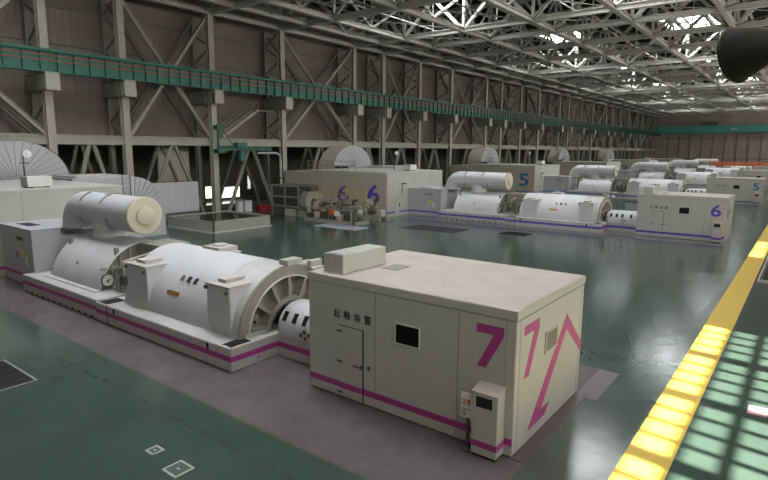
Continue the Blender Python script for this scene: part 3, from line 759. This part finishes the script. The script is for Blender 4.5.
part('handle', MB().box((-28.955, -2.0, 1.0), (-28.9, -1.94, 1.35)), 'darksteel', d)
part('warning_tag', MB().box((-28.97, -3.35, 1.4), (-28.955, -3.0, 1.75)), 'tag', bk)
part('wall_lamp', MB().bar((-28.95, -1.5, 2.2), (-28.95, -1.5, 3.4), .06).box((-28.97, -1.55, 3.3), (-28.6, -1.2, 3.42)), 'darksteel', bk)
bks = spread_units(bk, 'large beige windowless enclosure by the left wall', 6)
for k, dg in enumerate('765432'):
    if k == 0: continue
    part('numeral', text_fit(dg, -31.5, -29.9, 1.35, 3.3, (0, -4.101, 0), (1, 0, 0), (0, 0, 1), .02), STR[k], bks[k], label='large painted numeral %s' % dg)
    part('numeral', text_fit(dg, -35.7, -34.1, 1.2, 3.1, (0, -4.101, 0), (1, 0, 0), (0, 0, 1), .02), STR[k], bks[k])
rk = thing('rear_enclosure', '', 'enclosure', (-42.2, 2.4, 0), 'rear enclosures under the drums')
part('walls', MB().box((-43.9, -4.1, 0), (-40.55, 8.5, 4.25)), 'beige', rk)
part('roof_slab', MB().box((-43.9, -4.15, 4.25), (-40.52, 8.55, 4.36)), 'cream', rk)
spread_units(rk, 'lower beige enclosure carrying the ribbed drum', 3)

# --- ribbed drum on the block
dr = thing('ribbed_drum', '', 'drum', (-42, 4.4, 4.36), 'ribbed drums on the enclosures')
DY, DZ, DR = 5.0, 4.37, 3.0
DRY = 3.7
pf = [(DY + DRY * math.cos(PI * i / 30), DZ + DR * math.sin(PI * i / 30)) for i in range(31)]
part('shell', MB().prism(pf, 'x', -43.8, -41.3), 'beige', dr, smooth=True)
part('end_face', MB().prism([(DY + (y - DY) * .985, DZ + (z - DZ) * .985 + .02) for y, z in pf], 'x', -41.3, -41.2), 'drum', dr)
s = MB()
for i in range(1, 18):
    a = PI * i / 18
    s.bar((-41.18, DY + .35 * math.cos(a), DZ + .1 + .3 * math.sin(a)), (-41.18, DY + DRY * .97 * math.cos(a), DZ + DR * .97 * math.sin(a)), .03, .035, (1, 0, 0))
part('radial_seam', s, 'seam', dr)
part('edge_band', MB().add(*(lambda q: (q, [(i, i + 1, 31 + i + 1, 31 + i) for i in range(30)]))([(-41.35, y, z) for y, z in pf] + [(-41.15, y, z) for y, z in pf])), 'drum', dr, smooth=True)
part('base_louvre', MB().box((-41.2, 1.3, 4.5), (-41.1, 3.9, 4.85)), 'dark', dr)
spread_units(dr, 'grey-white half-round drum with radial seams', 5)

# --- second hood beside the block
hh = thing('rounded_hood', '', 'hood', (-38.3, 10, 0), 'rounded hoods beside the enclosures')
pf = [(6.6, 0), (6.6, 4.7), (10.9, 4.7)] + arc((10.9, 2.15), 2.55, PI / 2, 0, 12)[1:] + [(13.45, 0)]
part('shell', MB().prism(pf, 'x', -40.4, -36.05), 'drum', hh, smooth=True)
s = MB()
for i in range(1, 9):
    a = PI / 2 * i / 8.5
    s.bar((-36.02, 10.9 + .3 * math.cos(a), 2.15 + .3 * math.sin(a)), (-36.02, 10.9 + 2.5 * math.cos(a), 2.15 + 2.5 * math.sin(a)), .03, .035, (1, 0, 0))
part('radial_seam', s, 'seam', hh)
s = MB()
for yy in (10.1, 10.7): s.box((-35.98, yy - .03, .5), (-35.9, yy + .03, 4.9))
for j in range(12): s.box((-35.96, 10.1, .7 + j * .35), (-35.92, 10.7, .73 + j * .35))
part('ladder', s, 'seam', hh)
part('top_flange', MB().box((-40.3, 6.9, 4.7), (-36.1, 10.8, 4.82)), 'stained', hh)
spread_units(hh, 'white casing with rounded corner beside the beige enclosure', 2)

# --- white box and railing on the block
wb = thing('roof_box', '', 'box', (-30.6, 2.2, 4.56), 'white boxes on the enclosure roofs')
part('housing', MB().box((-31.2, 1.7, 4.62), (-30.2, 3.0, 5.2)), 'whiteplastic', wb, bevel=.02)
part('skid', MB().box((-31.1, 1.8, 4.56), (-30.3, 2.0, 4.62)).box((-31.1, 2.7, 4.56), (-30.3, 2.9, 4.62)), 'dark', wb)
spread_units(wb, 'small white box on the beige enclosure roof', 5)
rl = thing('roof_railing', '', 'railing', (-36.5, -3.9, 4.56), 'railings on the enclosure roofs')
for i in range(8): part('post', MB().bar((-40.3 + i * 1.0, -3.9, 4.56), (-40.3 + i * 1.0, -3.9, 5.6), .05), 'steel', rl)
for z in (5.1, 5.6): part('rail', MB().bar((-40.3, -3.9, z), (-33.3, -3.9, z), .05), 'steel', rl)
spread_units(rl, 'thin steel railing along the enclosure roof edge', 4)
fp = thing('floodlight', '', 'lamp', (-33, 2.6, 4.56), 'floodlights on the enclosure roofs')
part('pole', MB().tube([(-33, 2.6, 4.56), (-33, 2.6, 6.3)], .05, 8), 'darksteel', fp)
part('crossarm', MB().bar((-33, 2.4, 5.9), (-33, 2.9, 5.9), .07), 'darksteel', fp)
part('lamp_head', MB().revolve([(.05, -.15), (.2, 0), (.24, .2), (.02, .22)], (-32.95, 2.75, 6.45), 'x', n=18), 'whiteplastic', fp, smooth=True)
spread_units(fp, 'pole-mounted white floodlight on the enclosure roof', 3)

# --- floor covers beside each set
for nm, txt, x0, x1, y0, y1, mt, up in (('floor_grating', 'black slotted floor grating', -15.4, -12.95, -6.9, -4.8, 'dark', 3), ('floor_hatch', 'dark flush hatch cover', -23.7, -18.2, -9.2, -6.0, 'matgrey', 4)):
    t = thing(nm, '', 'grating' if mt == 'dark' else 'hatch', ((x0 + x1) / 2, (y0 + y1) / 2, 0), nm.replace('_', ' ') + 's beside the sets')
    g = MB()
    if mt == 'dark':
        for j in range(26): yy = y0 + (y1 - y0) * (j + .5) / 26; g.box((x0, yy - .022, .001), (x1, yy + .022, .012))
        for j in range(5): xx = x0 + (x1 - x0) * j / 4; g.box((xx - .02, y0, .001), (xx + .02, y1, .014))
        part('bed', MB().box((x0, y0, .0005), (x1, y1, .004)), 'black_ink', t)
    else: g.box((x0, y0, .001), (x1, y1, .01))
    part('cover', g, mt, t)
    part('frame', MB().box((x0 - .06, y0 - .06, .0005), (x1 + .06, y0, .015)).box((x0 - .06, y1, .0005), (x1 + .06, y1 + .06, .015)).box((x0 - .06, y0, .0005), (x0, y1, .015)).box((x1, y0, .0005), (x1 + .06, y1, .015)), 'seam', t)
    spread_units(t, txt + ' in the floor in front', up)

# ------------------------------------------------------------------ single things around the hall
solo('yellow_line', MB().box((1.95, YN, .0005), (2.89, YF, .006)), 'yellow', 'wide yellow walkway line running down the right of the hall', 'floor marking', (2.4, 50, 0))
for nm, x0, x1, y0, y1, lab in (('hatch_cover', -5.74, -5.22, -5.04, -4.56, 'larger white-edged square cover in the green floor'), ('hatch_cover', -6.74, -6.40, -4.86, -4.55, 'smaller white-edged square cover in the green floor')):
    t = thing(nm, lab, 'floor cover', ((x0 + x1) / 2, (y0 + y1) / 2, 0), 'square floor covers')
    w = .05
    part('rim', MB().box((x0, y0, .0005), (x1, y0 + w, .008)).box((x0, y1 - w, .0005), (x1, y1, .008)).box((x0, y0, .0005), (x0 + w, y1, .008)).box((x1 - w, y0, .0005), (x1, y1, .008)), 'cream', t)
    part('lid', MB().box((x0 + w, y0 + w, .0005), (x1 - w, y1 - w, .005)), 'lidgreen', t)
    part('lifting_slot', MB().box(((x0 + x1) / 2 - .05, (y0 + y1) / 2 - .02, .005), ((x0 + x1) / 2 + .05, (y0 + y1) / 2 + .02, .007)), 'grey', t)
t = thing('floor_notice', 'small pink notice taped to the green walkway floor', 'notice', (4.2, 6.2, 0))
part('sheet', MB().box((3.98, 5.9, .0005), (4.42, 6.5, .004)), 'pink', t)
nt_ = MB()
for j in range(3): nt_.box((4.05, 6.03 + j * .16, .004), (4.35, 6.07 + j * .16, .0055))
part('print', nt_, 'paper', t)
t = thing('stair_opening', 'stairwell opening with painted-in shade and white kerb by the yellow line', 'floor opening', (3.9, 28.5, 0))
part('kerb', MB().box((3.0, 23.9, 0), (4.9, 24.05, .12)).box((3.0, 23.9, 0), (3.08, 33.5, .06)), 'stained', t)
part('grating', MB().box((3.08, 24.05, .0), (4.9, 33.5, .02)), 'dark', t)  # flat dark sheet in place of the shade inside the stair pit
g = MB()
for i in range(9): g.bar((3.2, 24.6 + i * 1.0, .02), (3.2, 24.6 + i * 1.0, .55), .04)
part('guard_post', g, 'midsteel', t)
solo('floor_pad', MB().box((.02, 4.1, .0005), (.62, 6.5, .01)), 'brown_pad', 'reddish brown pad on the floor behind the nearest cabin', 'floor pad', (.3, 5.5, 0))
solo('kerb_strip', MB().box((.03, -.02, .0005), (.30, 4.48, .02)), 'brown_pad', 'brown kerb strip along the base of the nearest cabin end', 'kerb', (.1, 2, 0))

# low parapet round a pit
t = thing('pit_parapet', 'low beige parapet with dark cover around a floor pit', 'parapet', (-36.6, 19, 0))
x0, x1, y0, y1 = -39.9, -33.4, 15.95, 22.25
part('wall', MB().box((x0, y0, 0), (x1, y0 + .2, .95)).box((x0, y1 - .2, 0), (x1, y1, .95)).box((x0, y0, 0), (x0 + .2, y1, .95)).box((x1 - .2, y0, 0), (x1, y1, .95)), 'ring', t, bevel=.01)
part('cover', MB().box((x0 + .2, y0 + .2, .80), (x1 - .2, y1 - .2, .86)), 'glass_dark', t)
part('base_trim', MB().box((x0 - .06, y0 - .06, 0), (x1 + .06, y0, .10)).box((x1, y0, 0), (x1 + .06, y1, .10)), 'plinth', t)
t = thing('partition_panel', 'plain white partition panel standing between two wall columns', 'partition', (-43.4, 19.2, 0))
part('panel', MB().box((-43.5, 15.8, .75), (-43.3, 21.5, 3.65)), 'panelwall', t, bevel=.02)
part('base', MB().box((-43.5, 15.8, 0), (-43.25, 21.5, .75)), 'darksteel', t)
solo('beige_partition', MB().box((-49.0, 20.6, 3.4), (-48.8, 24.2, 7.0)), 'beige', 'beige wall panel behind the third column above the white partition', 'panel', (-48.9, 22.4, 3.4))
# jib crane on the third column
t = thing('jib_crane', 'teal jib crane arm fixed to the third wall column', 'crane', (-43.6, 24.35, 6.5))
part('arm', MB().hbeam((-43.6, 24.35, 6.85), (-43.6, 31.3, 6.85), .25, .36), 'green', t)
part('pivot', MB().tube([(-43.7, 24.35, 6.3), (-43.7, 24.35, 9.3)], .12, 12).box((-44.1, 24.1, 8.8), (-43.4, 24.8, 9.2)).box((-44.1, 24.0, 6.4), (-43.2, 24.9, 6.8)), 'green', t)
part('hoist', MB().box((-43.9, 26.4, 6.95), (-43.2, 27.6, 7.5)).box((-43.8, 26.8, 5.6), (-43.3, 27.4, 6.6)), 'green', t)
part('tie_rod', MB().bar((-43.6, 24.6, 9.0), (-43.6, 26.3, 7.05), .07), 'green', t)
# stairs on the wall
struct('trim_reflection_screen', MB().box((-49.2, YN, 0), (-49.0, YF, .5)), 'annex')  # low dark wall added to hide annex window reflections in the floor
t = thing('steel_stair', 'steep steel stair rising along the wall above the jib crane', 'stair', (-46, 28.8, 8))
for xx in (-46.6, -45.6): part('stringer', MB().bar((xx, 26.4, 8.1), (xx, 31.3, 11.2), .06, .3), 'steel', t)
for xx in (-46.6, -45.6): part('handrail', MB().bar((xx, 26.4, 9.1), (xx, 31.3, 12.2), .05).bar((xx, 26.4, 8.1), (xx, 26.4, 9.1), .05).bar((xx, 31.3, 11.2), (xx, 31.3, 12.2), .05), 'steel', t)
for i in range(13): part('tread', MB().box((-46.6, 26.5 + i * .37, 8.2 + i * .235), (-45.6, 26.75 + i * .37, 8.24 + i * .235)), 'steel', t)
part('landing', MB().box((-46.7, 31.3, 11.1), (-45.5, 33.4, 11.2)), 'steel', t)
t = thing('wall_pipe', 'pale bent pipe rising beside the fourth wall column', 'pipe', (-43.8, 32.8, 0))
part('pipe', MB().tube([(-43.8, 29.5, 6.4), (-43.8, 32.2, 6.4), (-43.8, 32.7, 6.1), (-43.8, 32.8, 5.6), (-43.8, 32.8, 0)], .13, 10), 'grey', t, smooth=True)
part('clamp', MB().box((-44.0, 32.6, 3.5), (-43.6, 33.0, 3.65)), 'darksteel', t)

# equipment rack with a stored rotor
t = thing('equipment_rack', 'dark open frame rack holding stored machine parts by the wall columns', 'rack', (-37, 29.8, 0))
for x in (-40.6, -38.6, -36.6): 
    for y in (28.6, 31.4): part('post', MB().bar((x, y, 0), (x, y, 3.1), .14), 'midsteel', t)
for z in (.9, 1.9, 3.05):
    part('shelf', MB().box((-40.6, 28.6, z), (-36.6, 31.4, z + .08)), 'darksteel', t)
    part('shelf_rail', MB().box((-40.65, 28.52, z - .05), (-36.55, 28.6, z + .13)), 'midsteel', t)
part('mesh_panel', MB().box((-40.6, 31.35, .1), (-36.6, 31.4, 3.0)), 'darksteel', t)
for i in range(3):
    g = MB()
    for j in range(9): g.box((-40.5 + i * 1.33 + j * .135, 28.66, .12), (-40.42 + i * 1.33 + j * .135, 28.70, 2.98))
    part('front_grille', g, 'rustdark', t)
    part('inner_crate', MB().box((-40.45 + i * 1.33, 28.9, .98), (-39.4 + i * 1.33, 30.8, 1.75 + .1 * i)), 'rustdark', t, bevel=.05)
    part('inner_crate', MB().box((-40.45 + i * 1.33, 28.9, 1.98), (-39.4 + i * 1.33, 30.8, 2.85 - .1 * i)), 'darksteel', t, bevel=.05)
for i in range(2): part('bottom_bin', MB().box((-40.3 + i * 1.9, 28.4, 0), (-38.9 + i * 1.9, 30.8, .7)), ('rustdark', 'beige')[i], t, bevel=.04)
t = thing('stored_rotor', 'upright grey machine drum with flanges between the rack and yellow rail', 'machine part', (-35.4, 29.6, 0))
part('drum', MB().revolve([(.05, -.65), (.9, -.65), (1.15, -.45), (1.15, .4), (.9, .6), (.05, .6)], (-35.9, 29.6, 1.55), 'x', n=24), 'midsteel', t, smooth=True)
part('flange', MB().revolve([(.05, -.06), (1.25, -.06), (1.25, .06), (.05, .06)], (-35.35, 29.6, 1.55), 'x', n=24), 'ring', t, smooth=True)
part('cradle', MB().box((-36.5, 28.4, 0), (-34.7, 30.6, .55)), 'ring', t, bevel=.03)
part('cap', MB().box((-36.4, 29.0, 2.6), (-35.2, 30.2, 3.1)), 'darksteel', t)
# pump skid
t = thing('pump_skid', 'pipe and pump skid with hand wheels in front of the yellow railing', 'machinery', (-31, 28, 0))
part('base_frame', MB().box((-34.0, 26.8, .0), (-27.6, 27.0, .3)).box((-34.0, 29.0, 0), (-27.6, 29.2, .3)).box((-34, 26.8, 0), (-33.8, 29.2, .3)).box((-27.8, 26.8, 0), (-27.6, 29.2, .3)).box((-31, 26.8, 0), (-30.8, 29.2, .3)), 'ring', t)
for x in (-33.6, -31.6, -29.8, -28.0):
    part('frame_post', MB().bar((x, 26.9, .3), (x, 26.9, 1.35), .1).bar((x, 29.1, .3), (x, 29.1, 1.9), .1), 'ring', t)
part('frame_rail', MB().bar((-33.8, 26.9, 1.35), (-27.8, 26.9, 1.35), .1).bar((-33.8, 29.1, 1.9), (-27.8, 29.1, 1.9), .1), 'ring', t)
for x, y, z, rr, mt in ((-32.7, 27.6, .75, .38, 'darksteel'), (-31.3, 28.2, .95, .45, 'dimsteel'), (-29.6, 27.7, .8, .42, 'darksteel'), (-28.5, 28.4, .9, .36, 'ring')):
    part('pump', MB().revolve([(.05, -.5), (rr, -.5), (rr * 1.1, 0), (rr, .4), (rr * .5, .6), (.05, .6)], (x, y, z), 'x', n=18), mt, t, smooth=True)
for i, (a, c, z) in enumerate(((-33.7, -28.2, 1.5), (-33.2, -29.0, 1.72), (-32.6, -28.6, 1.15))):
    part('pipe', MB().tube([(a, 28.6 - i * .3, .3), (a, 28.6 - i * .3, z - .15), (a + .15, 28.6 - i * .3, z), (c - .15, 28.6 - i * .3, z), (c, 28.6 - i * .3, z - .15), (c, 28.6 - i * .3, .3)], .11, 10), ('ring', 'dimsteel', 'rustdark')[i], t, smooth=True)
for x, z in ((-32.2, 1.75), (-30.4, 1.55), (-28.2, 1.6)):
    part('hand_wheel', MB().tube([(x + .25 * math.cos(2 * PI * k / 14), 26.75, z + .25 * math.sin(2 * PI * k / 14)) for k in range(15)], .03, 6, False).bar((x - .25, 26.75, z), (x + .25, 26.75, z), .03).bar((x, 26.75, z), (x, 27.6, z), .05), 'midsteel', t)
rnd = random.Random(3)
for i in range(9):
    x = -33.6 + i * .72; yb = 27.2 + rnd.random() * 1.6; h = 1.5 + rnd.random() * .9; mt = rnd.choice(['dimsteel', 'ring', 'darksteel', 'rustdark'])
    part('riser_pipe', MB().tube([(x, yb, .3), (x, yb, h - .2), (x + .12, yb, h), (x + .5, yb, h)], .07 + .05 * rnd.random(), 10), mt, t, smooth=True)
    part('valve_body', MB().revolve([(.02, -.22), (.15, -.22), (.2, -.1), (.13, 0), (.2, .1), (.15, .22), (.02, .22)], (x, yb, h * .6), 'z', n=14), rnd.choice(['darksteel', 'dimsteel', 'beige']), t, smooth=True)
for i in range(6):
    x = -33.7 + i * 1.0
    part('junction_box', MB().box((x, 26.85, .35), (x + .5, 27.25, .8 + .12 * (i % 3))), ('darksteel', 'beige', 'rustdark')[i % 3], t, bevel=.02)
part('label_card', MB().box((-29.9, 26.72, .75), (-29.3, 26.78, 1.2)), 'paper', t)
part('tank', MB().revolve([(.02, .3), (.55, .3), (.6, .5), (.6, 1.5), (.4, 1.75), (.02, 1.8)], (-28.6, 27.6, 0), 'z', n=20), 'darksteel', t, smooth=True)
part('motor', MB().revolve([(.04, -.35), (.26, -.35), (.3, -.2), (.3, .35), (.04, .4)], (-30.6, 27.25, 1.0), 'x', n=16), 'orange', t, smooth=True)
t = thing('guard_railing', 'yellow guard railing around the stored machinery', 'railing', (-32, 29.6, 0))
for i in range(6): part('post', MB().bar((-34.6 + i * 1.2, 29.6, 0), (-34.6 + i * 1.2, 29.6, 3.15), .07), 'yellowrail', t)
for z in (1.8, 2.5, 3.15): part('rail', MB().bar((-34.6, 29.6, z), (-28.6, 29.6, z), .07), 'yellowrail', t)
solo('floor_sheet', MB().box((-30.6, 24.6, .0005), (-25.6, 26.7, .012)), 'coat', 'pale lavender protective sheet on the floor before the pump skid', 'sheet', (-28, 25.6, 0))
t = thing('portable_pump', 'small pump with large ring flange on skids right of the yellow railing', 'machinery', (-29.6, 32, 0))
part('runner', MB().box((-30.6, 31.3, 0), (-28.2, 31.5, .3)).box((-30.6, 32.5, 0), (-28.2, 32.7, .3)), 'beige', t)
part('flange', MB().revolve([(.35, -.1), (.85, -.1), (.85, .1), (.35, .1), (.35, -.1)], (-30.1, 32, 1.15), 'x', n=28), 'ring', t, smooth=True)
part('body', MB().revolve([(.02, 0), (.38, 0), (.5, .4), (.42, 1.0), (.2, 1.2), (.02, 1.2)], (-30.0, 32, .95), 'x', n=20), 'dimsteel', t, smooth=True)
part('motor', MB().box((-28.9, 31.6, .3), (-28.2, 32.4, .95)), 'beige', t, bevel=.05)
part('pipe', MB().tube([(-29.3, 32, 1.3), (-29.3, 32, 1.9), (-28.8, 32, 2.1)], .1, 10), 'rustdark', t, smooth=True)
t = thing('red_crate', 'low red crate on the floor by the steel braces', 'crate', (-44.9, 31.1, 0))
part('bin', MB().box((-45.3, 30.2, 0), (-44.5, 32.0, .42)), 'redcrate', t, bevel=.04)
part('rim', MB().box((-45.35, 30.15, .38), (-44.45, 32.05, .46)), 'redcrate', t)
for i, (x, y) in enumerate(((-44.9, 27.6), (-44.6, 28.6), (-45.4, 28.2))):
    t = thing('barrel', '%s of three white barrels below the jib crane' % ('leftmost', 'rightmost', 'rearmost')[i], 'barrel', (x, y, 0), 'white barrels below the jib crane')
    part('drum', MB().revolve([(.02, 0), (.42, 0), (.42, .6), (.44, .62), (.42, .64), (.42, 1.15), (.02, 1.15)], (x, y, 0), 'z', n=20), 'whiteplastic', t, smooth=True)
    part('lid', MB().revolve([(.44, 1.12), (.44, 1.2), (.02, 1.2)], (x, y, 0), 'z', n=20), 'grey', t, smooth=True)

# orange fence far away
t = thing('orange_fence', 'orange temporary fence at the far right end of the hall', 'fence', (-11, 170, 0))
for i in range(8): part('post', MB().bar((-18 + i * 2.0, 170, 0), (-18 + i * 2.0, 170, 4.9 if i % 3 == 0 else 4.2), .14), 'orange', t)
for z in (3.9, 3.2): part('rail', MB().bar((-18, 170, z), (-4, 170, z), .35), 'orange', t)

# dark lamp near the gallery
t = thing('hanging_floodlight', 'large dark bell-shaped lamp hanging at the top right corner', 'lamp', (4.1, -4, 8.2))
ax = Vector((-.82, .40, -.17)).normalized()
q = Matrix.Translation((4.08, -4, 7.81)) @ ax.to_track_quat('Z', 'Y').to_matrix().to_4x4()
def lathe_at(prof, n=40):
    b = MB().revolve(prof, (0, 0, 0), 'z', n=n)
    b.v = [tuple(q @ Vector(v)) for v in b.v]; return b
prof = [(.02, -.24), (.10, -.24), (.13, -.20), (.165, -.13), (.20, -.06), (.235, .03), (.262, .13), (.275, .17), (.262, .17), (.225, .03), (.18, -.08), (.02, -.12)]
part('shade', lathe_at(prof), 'lamp', t, smooth=True)
part('rim', lathe_at([(.262, .16), (.285, .16), (.285, .185), (.262, .185)]), 'lamp', t, smooth=True)
part('housing', lathe_at([(.02, -.52), (.09, -.52), (.11, -.47), (.11, -.26), (.02, -.23)]), 'lamp', t, smooth=True)
part('bulb', lathe_at([(.02, -.14), (.06, -.1), (.07, .0), (.02, .07)], 16), 'whiteplastic', t, smooth=True)
part('arm', MB().bar((4.45, -4.3, 7.93), (8.99, -4.3, 8.0), .07), 'lamp', t)

# ------------------------------------------------------------------ light
w = bpy.data.worlds.new('world'); scn.world = w; w.use_nodes = True
bg = w.node_tree.nodes['Background']
sk = w.node_tree.nodes.new('ShaderNodeTexSky')
try:
    sk.sky_type = 'NISHITA'; sk.sun_disc = False; sk.sun_elevation = math.radians(45); sk.sun_rotation = math.radians(90)
except Exception: pass
w.node_tree.links.new(sk.outputs[0], bg.inputs[0]); bg.inputs[1].default_value = 0.55
sun = bpy.data.lights.new('sun', 'SUN'); sun.energy = 90; sun.color = (1, .93, .78); sun.angle = math.radians(1.5)
so = link(bpy.data.objects.new('sun', sun))
d = Vector((-1, .12, -1.0)).normalized()
so.rotation_euler = d.to_track_quat('-Z', 'Y').to_euler(); so.location = (40, 0, 40)

scn.view_settings.view_transform = 'Standard'; scn.view_settings.look = 'None'
scn.view_settings.exposure = -1.0; scn.view_settings.gamma = 1.0; scn.view_settings.use_curve_mapping = False
scn.cycles.use_denoising = True
scn.cycles.max_bounces = 6; scn.cycles.diffuse_bounces = 4
scn.cycles.sample_clamp_indirect = 4.0; scn.cycles.sample_clamp_direct = 30.0; scn.cycles.denoising_input_passes = 'RGB_ALBEDO_NORMAL'
